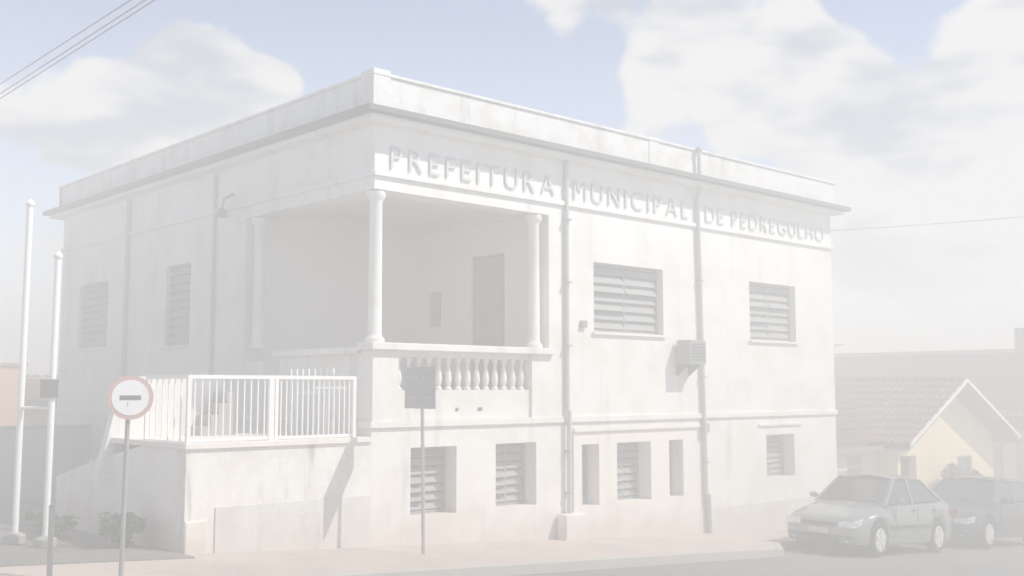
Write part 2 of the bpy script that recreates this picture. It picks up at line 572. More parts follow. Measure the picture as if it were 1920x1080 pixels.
MB().tube([(LX + .245, DOOR[0] + .1, 2.85), (LX + .21, DOOR[0] + .1, 2.85), (LX + .21, DOOR[0] + .2, 2.85)], .012, 8).build('handle', MT['galv'], d)
nb = MB().box(LX + .24, LX + .30, 3.19, 3.54, 3.49, 4.14).build('meter_cupboard', MT['grey_metal'], th)
MB().box(LX + .10, LX + .199, 2.75, 3.45, 1.80, 2.55).build('bench', MT['wood'], th)
MB().box(LX + .17, LX + .199, TH, DOOR[0] - .03, 1.801, 1.93).box(LX + .17, LX + .199, DOOR[1] + .03, LY, 1.801, 1.93).build('skirting', MT['concrete'], th)
MB().box(TH, LX + .168, LY - .03, LY + .002, 1.801, 1.93).build('skirting', MT['concrete'], th)
MB().box(LX + .14, LX + .199, TH, LY, 5.33, 5.419).build('ceiling_moulding', MT['plaster'], th)
MB().box(TH, LX + .139, LY - .06, LY + .002, 5.33, 5.419).build('ceiling_moulding', MT['plaster'], th)
# columns of the loggia
col_prof = [(.15, 0), (.15, .06), (.115, .09), (.105, .13), (.10, 1.0), (.095, 2.12), (.115, 2.16), (.145, 2.2), (.145, 2.28)]
cm = MB().lathe(col_prof, 20).mesh('column', MT['plaster'], True)
for (x, y) in ((.14, .15), (3.44, .15), (.15, 3.62)):
    link_mesh('column', cm, th, (x, y, 2.965))
MB().box(0.0, .47, -0.012, .29, 1.801, 2.85).build('balustrade_pier', MT['plaster'], th)
MB().box(3.24, LX - .002, -0.012, .29, 1.801, 2.85).build('balustrade_pier', MT['plaster'], th)
bal = MB().box(-.07, 3.74, -.10, .32, 2.853, 2.962).build('balustrade', MT['plaster'], th, bevel=.012)
MB().box(.472, 3.238, .03, .27, 1.801, 2.26).build('plinth', MT['plaster'], bal)
MB().box(.472, 3.238, .06, .24, 2.76, 2.852).build('under_rail', MT['plaster'], bal)
bp = [(.055, 0), (.055, .03), (.032, .05), (.048, .12), (.056, .18), (.045, .26), (.028, .36), (.026, .41), (.04, .43), (.05, .46), (.05, .498)]
bm_ = MB().lathe(bp, 10).mesh('baluster', MT['plaster'], True)
NB = 14
for k in range(NB):
    link_mesh('baluster', bm_, bal, (.58 + k * (2.56 / (NB - 1)), .15, 2.261))
for (x, w) in ((1.62, .05), (2.08, .09)):
    MB().box(x, x + w, .018, .03, 1.93, 1.98).build('drain_hole', MT['dark_metal'], bal)
# left side of the loggia: solid parapet with a gap towards the terrace
bal2 = MB().box(-.07, .32, .33, 2.75, 2.80, 2.90).build('balustrade', MT['plaster'], th, bevel=.012)
MB().box(.04, .26, .31, 2.70, 1.801, 2.80).build('parapet_panel', MT['plaster'], bal2)
MB().box(.02, .28, 3.2, 3.849, 1.801, 2.75).build('parapet_panel', MT['plaster'], bal2)
# belt course, frieze, cornice, parapet
MB().box(-.045, W + .02, -.045, -.0005, 1.70, 1.80).build('belt_course', MT['plaster'], th, bevel=.008)
MB().box(-.045, -.0005, .0, D, 1.70, 1.80).build('belt_course', MT['plaster'], th, bevel=.008)
MB().box(-.03, W + .02, -.05, -.0005, 5.46, 5.54).build('frieze_moulding', MT['plaster'], th, bevel=.008)
MB().box(-.05, -.0005, .0, D, 5.46, 5.54).build('frieze_moulding', MT['plaster'], th, bevel=.008)
O = 0.38
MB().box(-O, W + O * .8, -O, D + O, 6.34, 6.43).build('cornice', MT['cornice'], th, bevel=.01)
MB().box(-O + .13, W + O * .5, -O + .13, D + O - .1, 6.26, 6.338).build('cornice_bed_moulding', MT['plaster'], th, bevel=.01)
PZ = 6.96
PA = .12
MB().box(-PA, W, -PA, .06, 6.432, PZ).build('parapet', MT['parapet'], th, bevel=.012)
MB().box(-PA, .06, .0605, D + .05, 6.432, PZ).build('parapet', MT['parapet'], th, bevel=.012)
MB().box(W - .18, W, .0605, D + .05, 6.432, PZ).build('parapet', MT['parapet'], th, bevel=.012)
MB().box(-PA, W, D - .12, D + .049, 6.433, PZ - .002).build('parapet', MT['parapet'], th)
MB().box(-PA - .03, W + .03, -PA - .03, .09, PZ + .001, PZ + .05).build('parapet_cap', MT['parapet'], th, bevel=.01)
MB().box(-PA - .03, .09, .0905, D + .07, PZ + .001, PZ + .05).build('parapet_cap', MT['parapet'], th, bevel=.01)
MB().box(-PA - .02, .18, -PA - .02, .18, 6.431, PZ + .10).build('parapet_pier', MT['parapet'], th, bevel=.01)
MB().box(6.2, 6.5, -PA - .015, .08, 6.431, PZ + .07).build('parapet_pier', MT['parapet'], th, bevel=.01)
# ground-floor panel with three openings and its lintel
pk = [(4.42, 4.86, 0.25, 1.31), (5.33, 6.27, 0.25, 1.31), (6.80, 7.22, 0.25, 1.31)]
holed_wall(4.22, 7.66, -.9, 1.53, pk, -.03, -.001, 'x').build('wall_panel', MT['pink'], th)
MB().box(4.2, 7.7, -.075, -.0305, 1.532, 1.60).build('lintel', MT['pink'], th, bevel=.006)
MB().box(9.75, 11.35, -.04, -.0005, 1.50, 1.55).build('lintel', MT['plaster'], th, bevel=.006)
MB().box(3.80, 4.34, -.26, -.031, gz(4) - .2, .17).build('pier_block', MT['plaster'], th, bevel=.02)
holed_wall(4.345, W - .02, -1.5, gz(6) + .33, [(4.22, 7.67, -2, 2)], -.018, -.001, 'x').build('plinth', MT['plinth'], th)


# windows: steel frame, panes and louvre slats
def window(axis, a0, a1, z0, z1, rec, nslat, opened=(), mull=1, pitch=.035):
    def B(mb, p0, p1, t0, t1, r0, r1):
        return mb.box(p0, p1, t0, t1, r0, r1) if axis == 'x' else mb.box(t0, t1, p0, p1, r0, r1)
    fw = .045
    mb = MB()
    B(mb, a0 + .002, a0 + fw, rec, rec + .05, z0 + .002, z1 - .002)
    B(mb, a1 - fw, a1 - .002, rec, rec + .05, z0 + .002, z1 - .002)
    B(mb, a0 + fw, a1 - fw, rec, rec + .05, z0 + .002, z0 + fw)
    B(mb, a0 + fw, a1 - fw, rec, rec + .05, z1 - fw, z1 - .002)
    ms = [a0 + (a1 - a0) * k / (mull + 1) for k in range(1, mull + 1)]
    for m in ms:
        B(mb, m - .02, m + .02, rec, rec + .05, z0 + fw, z1 - fw)
    f = mb.build('window', MT['shutter'], th)
    edges = [a0 + fw] + ms + [a1 - fw]
    for i in range(len(edges) - 1):
        p, q = edges[i] + .021, edges[i + 1] - .021
        B(MB(), p, q, rec + .040, rec + .046, z0 + fw, z1 - fw).build('pane', MT['glass'], f)
        h = (z1 - z0 - 2 * fw) / nslat
        for k in range(nslat):
            zc = z0 + fw + h * (k + .5)
            out = .055 if (i, k) in opened else .012
            # tilted louvre blade
            if axis == 'x':
                poly = [(p, rec - out, zc - h * .36), (p, rec + .034, zc + h * .30), (p, rec + .034, zc + h * .30 + .012), (p, rec - out, zc - h * .36 + .012)]
                MB().prism(poly, (q - p, 0, 0)).build('slat', MT['shutter'], f)
            else:
                poly = [(rec - out, p, zc - h * .36), (rec + .034, p, zc + h * .30), (rec + .034, p, zc + h * .30 + .012), (rec - out, p, zc - h * .36 + .012)]
                MB().prism(poly, (0, q - p, 0)).build('slat', MT['shutter'], f)
    return f


def sill(axis, a0, a1, z):
    if axis == 'x':
        MB().box(a0 - .05, a1 + .05, -.05, .02, z - .05, z - .003).build('sill', MT['plaster'], th, bevel=.006)
    else:
        MB().box(-.05, .02, a0 - .05, a1 + .05, z - .05, z - .003).build('sill', MT['plaster'], th, bevel=.006)


for i, h in enumerate(front_low):
    narrow = h[1] - h[0] < .6
    rec = .24 if narrow else .27
    window('x', *h, rec, 7, opened={(0, 1), (0, 2), (0, 3)} if not narrow else (), mull=0 if narrow else 1)
for h in front_up:
    window('x', *h, .14, 7, opened={(0, 2), (0, 4), (1, 4)}, mull=1)
    sill('x', h[0], h[1], h[2])
for h in left_up:
    window('y', *h, .07, 9, mull=1 if h[1] - h[0] > 1.2 else 0)
    sill('y', h[0], h[1], h[2])

# rainwater pipes and small fittings
MB().tube([(4.05, -.05, 6.25), (4.05, -.05, 1.9)], .042, 12).tube([(4.05, -.085, 1.9), (4.05, -.085, .17)], .045, 12).build('downpipe', MT['pipe'], th, True)
for z in (5.2, 4.1, 3.0, 1.2, .5):
    MB().box(4.0, 4.10, -.137, -.003, z, z + .03).build('pipe_clip', MT['galv'], th)
MB().tube([(-.05, 8.75, 6.2), (-.05, 8.75, -.3)], .042, 12).build('downpipe', MT['pipe'], th, True)
MB().tube([(-.045, 4.95, 6.2), (-.045, 4.95, 1.9)], .03, 10).build('conduit', MT['pipe'], th, True)
MB().tube([(-.002, 4.35, 5.75), (-.28, 4.15, 5.6), (-.34, 4.1, 5.42)], .028, 8).build('lamp_bracket', MT['galv'], th, True)
MB().lathe([(.02, 0), (.09, -.05), (.12, -.16), (.05, -.17)], 12, (-.34, 4.1, 5.44)).build('lamp_shade', MT['grey_metal'], th, True)
MB().box(4.42, 4.55, -.06, -.002, 3.35, 3.47).build('junction_box', MT['grey_metal'], th)


# raised lettering on the frieze
def letters(text, x0, x1, z, h):
    glyphs = []
    tot = 0
    for ch in text:
        if ch == ' ':
            glyphs.append((None, .20 * h)); tot += .20 * h; continue
        cu = bpy.data.curves.new('letter', 'FONT')
        cu.body = ch; cu.size = h / .70; cu.extrude = .012; cu.offset = -.004; cu.resolution_u = 4
        ob = bpy.data.objects.new('letter', cu)
        COL.objects.link(ob)
        dg = bpy.context.evaluated_depsgraph_get()
        me = bpy.data.meshes.new_from_object(ob.evaluated_get(dg))
        bpy.data.objects.remove(ob)
        xs = [v.co.x for v in me.vertices]
        lo, hi = min(xs), max(xs)
        me.materials.clear(); me.materials.append(MT['letter'])
        glyphs.append((me, hi - lo, lo)); tot += hi - lo
    gap = (x1 - x0 - tot) / (len(text) - 1)
    x = x0
    for g in glyphs:
        if g[0] is not None:
            link_mesh('letter', g[0], th, (x - g[2], -.022, z), (math.pi / 2, 0, 0))
        x += g[1] + gap


letters('PREFEITURA', .28, 3.78, 5.60, .36)
letters('MUNICIPAL', 4.26, 7.50, 5.60, .36)
letters('DE PEDREGULHO', 8.06, 12.45, 5.60, .34)

# raised terrace beside the loggia, its stairs and parapets
TX, TZ = -2.88, 1.56
MB().box(TX, -.001, 0.0, .24, -.5, TZ - .06).build('terrace_wall', MT['terrace'], th)
MB().box(TX - .03, -.002, -.04, 2.295, TZ - .058, TZ + .02).build('terrace_floor', MT['pink'], th, bevel=.008)
MB().box(TX + .42, -.003, -.02, -.0005, -.3, .74).build('plinth', MT['plinth'], th)
MB().box(TX - .012, TX + .30, -.05, -.0005, -.3, .60).build('corner_buttress', MT['pink'], th, bevel=.03)
# side wall following the stairs down to the yard
poly = [(TX, .241, -.5), (TX, 4.45, -.5), (TX, 4.45, .90), (TX, 2.9, 1.24), (TX, 1.35, TZ - .062), (TX, .241, TZ - .062)]
MB().prism(poly, (.18, 0, 0)).build('stair_wall', MT['plaster'], th)
poly = [(-3.10, 2.3, 1.0), (-1.2, 2.3, 1.0), (-1.2, 2.3, 2.46), (-2.76, 2.3, 2.46)]
MB().prism(poly, (0, .16, 0)).build('stair_parapet', MT['plaster'], th)
for k in range(7):
    MB().box(TX + .182, -.3, 2.76 + .182 + k * .28, 2.76 + .182 + (k + 1) * .28 - .004, -.5, TZ - .17 * (k + 1)).build('step', MT['concrete'], th)
for k in range(4):
    MB().box(TX + 1.15 + k * .13, TX + 1.28 + k * .13 - .003, 1.85, 2.295, TZ + .021, TZ + .16 + .17 * k).build('step', MT['concrete'], th)

# ------------------------------------------------------------------ terrace gate and railings
gate = empty('terrace_railing', (TX, 0, TZ))
tag(gate, 'white steel bar railing and gate along the street edge of the terrace', 'railing')


def bars(parent, a0, a1, z0, z1, n, axis='x', t=.05):
    w = .016
    me = (MB().box(-w / 2, w / 2, -w / 2, w / 2, 0, z1 - z0)).mesh('bar', MT['white_metal'])
    for k in range(n):
        a = a0 + (a1 - a0) * (k + .5) / n
        link_mesh('bar', me, parent, (a, t, z0) if axis == 'x' else (t, a, z0))


Z0, Z1 = .07, .85
MB().box(.01, 2.62, .02, .075, Z1, Z1 + .05).build('top_rail', MT['white_metal'], gate)
MB().box(.03, 2.62, .03, .065, Z0 - .035, Z0).build('bottom_rail', MT['white_metal'], gate)
for a, w in ((.012, .05), (1.20, .075), (1.29, .05), (2.57, .05)):
    MB().box(a, a + w, .022, .073, .022, Z1 - .001).build('post', MT['white_metal'], gate)
bars(gate, .07, 1.19, Z0, Z1, 11)
bars(gate, 1.35, 2.56, Z0, Z1, 14)
MB().box(1.95, 2.5, .10, .13, .72, .76).build('inner_rail', MT['white_metal'], gate)

side = empty('side_railing', (TX + .05, .1, TZ))
tag(side, 'white railing along the left stair side of the terrace, seen edge-on', 'railing')
MB().box(-.02, .03, 0, 1.25, .85, .90).build('top_rail', MT['white_metal'], side)
MB().box(-.02, .02, .06, 1.25, -.02, .035).build('bottom_rail', MT['white_metal'], side)
for a in (1.22,):
    MB().box(-.02, .03, a, a + .04, -.10, .849).build('post', MT['white_metal'], side)
bars(side, .1, 1.2, .036, .85, 6, 'y', 0.0)

inner = empty('loggia_railing', (-.35, .5, TZ + .02))
tag(inner, 'short white picket rail standing on the terrace against the loggia parapet', 'railing')
MB().box(0, .03, 0, 1.3, .62, .66).build('rail', MT['white_metal'], inner)
me = MB().box(-.012, .012, -.012, .012, 0, 1.0).mesh('picket', MT['white_metal'])
for k in range(8):
    link_mesh('picket', me, inner, (.045, .06 + k * .17, .002))

# ------------------------------------------------------------------ street signs and masts
def sign_pole(name, x, y, ztop, r, material, lean=(0, 0)):
    e = empty(name, (x, y, gz(x)))
    MB().tube([(0, 0, -.05), (lean[0], lean[1], ztop - gz(x))], r, 12).build('pole', material, e, True)
    return e


s2 = sign_pole('traffic_sign', .17, -1.03, 2.60, .026, MT['galv'], (0, .06))
tag(s2, 'square traffic sign seen from its dark back, on a thin pole before the loggia', 'sign')
pz = 2.0 - gz(.17)
MB().box(-.032, -.022, -.28, .42, pz, pz + .585).build('sign_panel', MT['grey_metal'], s2)
MB().box(-.046, -.032, -.22, .36, pz + .14, pz + .17).box(-.046, -.032, -.22, .36, pz + .42, pz + .45).build('stiffener', MT['galv'], s2)
for z in (.155, .435):
    MB().box(-.06, .036, .03, .10, pz + z - .02, pz + z + .02).build('clamp', MT['galv'], s2)

SX, SY = -4.58, -2.10
s1 = sign_pole('round_sign', SX, SY, 2.18, .024, MT['galv'], (.0, -.05))
tag(s1, 'round white traffic sign with red rim and dark bar on a thin grey pole', 'sign')
RS = .228
face = MB().lathe([(RS, 0), (RS, .006)], 40, axis='y').build('sign_rim', MT['sign_red'], s1, True)
wd = MB().lathe([(RS * .80, -.004), (RS * .80, .002)], 40, axis='y').build('sign_face', MT['sign_white'], face, True)
br = MB().box(-.105, .105, -.006, -.002, -.026, .022).build('sign_bar', MT['sign_bar'], face)
face.location = (0, -.092, 2.19 - gz(SX))
face.rotation_euler = (0, 0, math.atan2(-.36, .93) * 1.0)
MB().box(-.03, .03, -.088, .0, 2.1 - gz(SX), 2.14 - gz(SX)).build('clamp', MT['galv'], s1)

pn = sign_pole('short_post', -5.06, -1.45, 1.05, .03, MT['galv'])
tag(pn, 'short grey steel post at the bottom left corner beside the flagpoles', 'post')
MB().lathe([(.034, 0), (.03, .02), (.004, .035)], 12, (0, 0, 1.05 - gz(-5.06))).build('cap', MT['galv'], pn, True)

mast = empty('service_mast', (7.95, -.07, gz(7.9)))
tag(mast, 'thin grey electric service mast running up the facade past the cornice', 'mast')
MB().tube([(0, 0, -.05), (-.03, 0, .75)], .058, 14).build('lower_pipe', MT['galv'], mast, True)
MB().tube([(-.06, .012, .74), (-.20, .012, 6.5), (-.30, -.125, 6.80), (-.31, -.13, 7.46)], .042, 14).build('upper_pipe', MT['pipe'], mast, True)
MB().lathe([(.042, 0), (.07, .02), (.07, .07), (.03, .11)], 12, (-.31, -.13, 7.45)).build('cap', MT['galv'], mast, True)
for z in (1.35, 3.0, 4.9):
    xx = -.06 - (z - .74) * .0243
    MB().box(xx - .06, xx + .06, -.042, .068, z, z + .03).build('pipe_clip', MT['galv'], mast)
MB().box(-.17, -.02, -.06, .06, 1.95, 2.12).build('coupling', MT['galv'], mast)

ac = empty('wall_box', (7.03, 0, 2.74))
tag(ac, 'dark grey metal box fixed high on the white facade beside the mast', 'box')
MB().box(0, .50, -.38, -.06, 0, .46).build('housing', MT['grey_metal'], ac, bevel=.015)
for k in range(6):
    MB().box(.05, .45, -.39, -.381, .07 + k * .058, .10 + k * .058).build('louvre', MT['dark_metal'], ac)
for x in (.05, .42):
    MB().prism([(x, -.001, -.22), (x, -.30, -.004), (x, -.001, -.004)], (.03, 0, 0)).build('bracket', MT['dark_metal'], ac)
MB().box(.1, .4, -.06, -.001, .08, .38).build('mounting_plate', MT['dark_metal'], ac)


def flagpole(x, y, zt, label, lean):
    e = sign_pole('flagpole', x, y, zt, .042, MT['white_metal'], lean)
    tag(e, label, 'flagpole', 'flagpoles in the yard')
    zz = zt - gz(x)
    MB().lathe([(.02, 0), (.055, .03), (.06, .06), (.03, .10), (.004, .12)], 12, (lean[0], lean[1], zz)).build('finial', MT['white_metal'], e, True)
    MB().lathe([(.14, 0), (.14, .10), (.06, .14)], 14, (0, 0, -.02)).build('base', MT['concrete'], e, True)
    return e


flagpole(-4.30, 1.95, 4.72, 'taller white flagpole at the far left edge of the yard', (.02, 0))
flagpole(-4.08, 1.45, 3.98, 'white flagpole close to the left end of the side facade', (.02, 0))
cb = empty('noticeboard', (-4.08, 1.45, 1.86))
tag(cb, 'small dark board and white crossbar fixed between the two flagpoles', 'noticeboard')
MB().tube([(.0, .0, .16), (-.22, .50, .17)], .022, 8).build('crossbar', MT['white_metal'], cb, True)
MB().box(-.16, .06, -.075, -.05, .30, .54).build('board', MT['dark_metal'], cb)
MB().box(-.03, .03, -.052, -.03, .36, .48).build('clip', MT['galv'], cb)


# ------------------------------------------------------------------ shrubs
def shrub(x, y, z, rx, ry, h, n, label, cat='shrub', seed=1, leaf=.055):
    rnd = random.Random(seed)
    e = empty('shrub', (x, y, z))
    tag(e, label, cat)
    st = MB()
    tips = []
    for k in range(9):
        a = rnd.uniform(0, 6.28); r = rnd.uniform(.2, .8)
        p = Vector((rx * r * math.cos(a), ry * r * math.sin(a), h * rnd.uniform(.5, .9)))
        st.tube([(0, 0, -.03), p * .5 + Vector((0, 0, .08 * h)), p], .016, 6, .005)
        tips.append(p)
    st.build('stems', MT['stem'], e, True)
    mb = MB()
    cl = [(rnd.uniform(-.75, .75), rnd.uniform(-.75, .75), rnd.uniform(.25, .85), rnd.uniform(.22, .42)) for _ in range(12)]
    for k in range(n):
        c = rnd.choice(cl)
        d = Vector((rnd.gauss(0, 1), rnd.gauss(0, 1), rnd.gauss(0, 1))).normalized() * c[3] * rnd.random() ** .4
        p = Vector(((c[0] + d.x) * rx, (c[1] + d.y) * ry, max(.02, (c[2] + d.z * .9) * h)))
        u = Vector((rnd.gauss(0, 1), rnd.gauss(0, 1), rnd.gauss(0, .6))).normalized()
        w = u.cross(Vector((rnd.gauss(0, 1), rnd.gauss(0, 1), rnd.gauss(0, 1)))).normalized()
        s = leaf * rnd.uniform(.7, 1.5)
        mb.face([p - u * s, p + w * s * .5, p + u * s, p - w * s * .5])
    me = mb.mesh('leaves', MT['leaf'], fix=False)
    o = link_mesh('leaves', me, e)
    o['kind'] = 'stuff'
    return e


shrub(-3.30, .95, gz(-3.3), .24, .3, .40, 700, 'dark low shrub in shade against the stair wall nearest the white corner', seed=3, leaf=.045)
shrub(-3.50, 2.7, gz(-3.5), .36, .4, .34, 700, 'dark spreading shrub at the foot of the stair wall behind the round sign', seed=4, leaf=.045)

# ------------------------------------------------------------------ yard wall and the houses behind at left
yw = empty('yard_wall', (-14, 10.2, gz(-6)))
tag(yw, 'grey rendered yard wall behind the flagpoles at left', 'wall')
MB().box(0, 13.9, 0, .16, -.6, 1.05).build('wall_body', MT['yardwall'], yw)
MB().box(0, 13.9, -.03, .19, 1.052, 1.12).build('coping', MT['concrete'], yw)
for k in range(6):
    MB().box(.3 + k * 2.6, .55 + k * 2.6, -.06, -.002, -.6, 1.05).build('pier', MT['yardwall'], yw)


def corrugated(L, S, nt, rows, amp=.05):
    """sheet of barrel tiles, L long (x) and S up the slope (y)"""
    mb = MB()
    k = nt * 6
    idx = {}
    for r in range(rows):
        for e in (0, 1):
            for i in range(k + 1):
                x = L * i / k
                z = amp * abs(math.sin(math.pi * i / 6.0)) + (.035 if e == 0 else 0.0)
                idx[(r, e, i)] = len(mb.v)
                mb.v.append((x, S * (r + e) / rows, z))
        for i in range(k):
            mb.f.append((idx[(r, 0, i)], idx[(r, 0, i + 1)], idx[(r, 1, i + 1)], idx[(r, 1, i)]))
    return mb


def roof_slope(parent, p0, along, up, L, S, nt, rows, material=None):
    me = corrugated(L, S, nt, rows).mesh('roof_tiles', material or MT['tile'], fix=False)
    o = link_mesh('roof_tiles', me, parent)
    a = Vector(along).normalized(); u = Vector(up).normalized(); n = a.cross(u)
    m = Matrix((a, u, n)).transposed().to_4x4()
    m.translation = Vector(p0)
    o.matrix_local = m
    o['kind'] = 'stuff'
    return o


ph = empty('peach_house', (-7.38, 17.2, gz(-4)))
tag(ph, 'peach coloured house peeping over the yard wall at the left edge', 'house')
MB().box(0, 8.2, 0, 5, -1, 2.62).build('wall', MT['peach'], ph)
MB().box(-.06, 8.26, -.06, 5.06, 2.622, 2.70).build('coping', MT['concrete'], ph)
wn = MB().box(5.2, 6.4, -.03, -.001, 1.2, 2.4).build('window', MT['shutter'], ph)
MB().box(5.28, 6.32, -.04, -.031, 1.28, 2.32).build('pane', MT['glass'], wn)

lh = empty('low_shed', (1.15, 18.5, gz(0)))
tag(lh, 'low shed with a dull tiled roof behind the yard wall', 'shed')
MB().box(0, 6.2, 0, 3, -.8, 1.95).build('wall', MT['brownwall'], lh)
roof_slope(lh, (-.2, -.3, 1.91), (1, 0, 0), (0, 3.3, .75), 6.6, 3.4, 22, 7)
MB().prism([(0, 0, 1.952), (0, 3, 1.952), (0, 3, 2.58)], (6.2, 0, 0)).build('gable', MT['brownwall'], lh)

# ------------------------------------------------------------------ yellow house on the right
gx = gz(20)
yh = empty('yellow_house', (0, 0, 0))
tag(yh, 'cream yellow house with a street gable and long clay tile roof', 'house')
EZ, RZ = 1.10, 2.42
GX0, GX1, GY = 15.55, 20.9, .0
GC = (GX0 + GX1) / 2
MY0, MY1 = .5, 5.9          # main wing
MB().box(12.95, GX0 - .002, MY0, MY1, -2.6, EZ).build('wall', MT['plaster'], yh)
gw = holed_wall(GX0, GX1, -2.8, EZ, [(18.75, 19.6, -.5, .5), (15.7, 16.5, -2.9, .62)], GY, GY + .2, 'x').build('wall', MT['yellow'], yh)
MB().prism([(GX0, GY, EZ), (GX1, GY, EZ), (GC, GY, RZ - .08)], (0, .2, 0)).build('gable', MT['yellow'], yh)
MB().box(GX1 - .2, GX1, GY + .2, MY1, -2.8, EZ).build('wall', MT['yellow'], yh)
MB().box(GX0, GX0 + .15, GY + .2, MY0 + .5, -2.8, EZ).build('wall', MT['yellow'], yh)
MB().box(GX0 + .15, GX1 - .2, 1.4, 1.5, -2.8, EZ).build('inner_wall', MT['brownwall'], yh)
w_ = MB().box(18.75, 19.6, GY + .08, GY + .12, -.5, .5).build('window', MT['shutter'], yh)
for x in (18.80, 19.20):
    MB().box(x, x + .35, GY + .07, GY + .079, -.45, .45).build('pane', MT['glass'], w_)
MB().box(18.65, 19.7, GY - .05, GY - .001, -.58, -.503).build('sill', MT['yellow'], yh)
MB().box(14.1, 14.7, MY0 - .03, MY0 - .001, -1.2, .65).build('door', MT['shutter'], yh)
MB().box(13.35, 13.41, MY0 - .03, MY0 - .001, -1.2, .55).build('downpipe', MT['pipe'], yh)
RY = (MY0 + MY1) / 2
dz = RZ - EZ
sl = dz / (RY - MY0)
roof_slope(yh, (12.9, MY0 - .4, EZ - .4 * sl + .05), (1, 0, 0), (0, 1, sl), GX1 - 12.9 - 2.4, math.hypot(RY - MY0 + .4, (RY - MY0 + .4) * sl), 44, 10)
roof_slope(yh, (GX1 - .5, MY1 + .4, EZ - .4 * sl + .05), (-1, 0, 0), (0, -1, sl), GX1 - 13.4, math.hypot(RY - MY0 + .4, (RY - MY0 + .4) * sl), 40, 10)
MB().box(12.9, GX0 - .35, MY0 - .44, MY0 - .40, EZ - .30, EZ - .18).build('eaves_board', MT['wood'], yh)
gs = (RZ - EZ) / (GC - GX0)
OV = .6                       # gable overhang towards the street
for s in (-1, 1):
    run = GC - GX0 + .45
    e0 = GC + s * run
    L_ = RY - GY + OV
    if s < 0:
        roof_slope(yh, (e0, RY, RZ - run * gs + .06), (0, -1, 0), (1, 0, gs), L_, math.hypot(run, run * gs), 20, 9)
    else:
        roof_slope(yh, (e0, GY - OV, RZ - run * gs + .06), (0, 1, 0), (-1, 0, gs), L_, math.hypot(run, run * gs), 20, 9)
    # soffit and white verge board
    MB().prism([(GC, GY - OV + .05, RZ - .02), (e0, GY - OV + .05, RZ - run * gs - .02), (e0, GY - OV + .05, RZ - run * gs - .07), (GC, GY - OV + .05, RZ - .07)], (0, RY - GY + OV - .1, 0)).build('soffit', MT['wood'], yh)
    MB().prism([(GC, GY - OV, RZ + .11), (e0, GY - OV, RZ - run * gs + .11), (e0, GY - OV, RZ - run * gs + .025), (GC, GY - OV, RZ + .025)], (0, .045, 0)).build('verge_board', MT['white_metal'], yh)
MB().tube([(12.95, RY, RZ + .08), (GC, RY, RZ + .08), (GC + .02, RY, RZ + .08)], .10, 8).build('ridge_tiles', MT['tile'], yh, True)
MB().tube([(GC, GY - OV + .1, RZ + .08), (GC, RY, RZ + .08)], .10, 8).build('ridge_tiles', MT['tile'], yh, True)

sh = shrub(18.0, -.75, gz(18.0), 1.05, .5, 1.35, 3200, 'rounded dark shrub in front of the yellow gable', seed=11, leaf=.08)

rw = empty('side_house', (21.4, .35, gz(22)))
tag(rw, 'brown rendered house front just right of the yellow gable', 'house')
MB().box(0, 3.2, 0, 5, -1, 2.9).build('wall', MT['brownwall'], rw)
roof_slope(rw, (-.2, -.3, 2.85), (1, 0, 0), (0, 2.8, .3), 3.6, 2.82, 12, 6)
roof_slope(rw, (3.4, 5.3, 2.85), (-1, 0, 0), (0, -2.8, .3), 3.6, 2.82, 12, 6)
dd = MB().box(.9, 1.8, -.03, -.001, 0, 2.1).build('door', MT['wood'], rw)
ww = MB().box(2.2, 3.0, -.03, -.001, .9, 2.0).build('window', MT['shutter'], rw)
MB().box(2.26, 2.94, -.04, -.031, .98, 1.92).build('pane', MT['glass'], ww)

wh = empty('grey_warehouse', (25.95, 1.0, gz(26)))
tag(wh, 'tall dark grey warehouse side wall rising behind the yellow house', 'building')
hz = 3.42 - gz(26)
MB().box(0, 14, .3, 16, -1, hz).build('wall', MT['greywall'], wh)
MB().box(-.05, 14, .25, 16.05, hz + .002, hz + .12).build('coping', MT['concrete'], wh)
MB().box(-.1, .35, -.05, .298, -1, hz + .78).build('corner_pier', MT['greywall'], wh)
MB().box(.352, 14, .0, .298, -1, hz + .66).build('front_wall', MT['plaster'], wh)
for k in range(4):
    MB().box(-.02, -.001, 3.2 + k * 3.2, 3.4 + k * 3.2, -1, hz).build('pier', MT['greywall'], wh)

an = empty('television_antenna', (20.6, 5.0, gz(20.6)))
tag(an, 'thin television antenna above the tiled roof beside the town hall', 'antenna')
za = 3.55 - gz(20.6)
MB().tube([(0, 0, 0), (0, 0, za)], .03, 6).build('mast', MT['dark_metal'], an)
MB().tube([(-.5, .3, za - .15), (.5, -.3, za + .1)], .02, 6).build('boom', MT['dark_metal'], an)
for k in range(5):
    t = -.45 + k * .22
    MB().tube([(t - .15, -t * .6 - .28, za - .02 + t * .25), (t + .15, -t * .6 + .28, za - .02 + t * .25)], .014, 5).build('element', MT['dark_metal'], an)


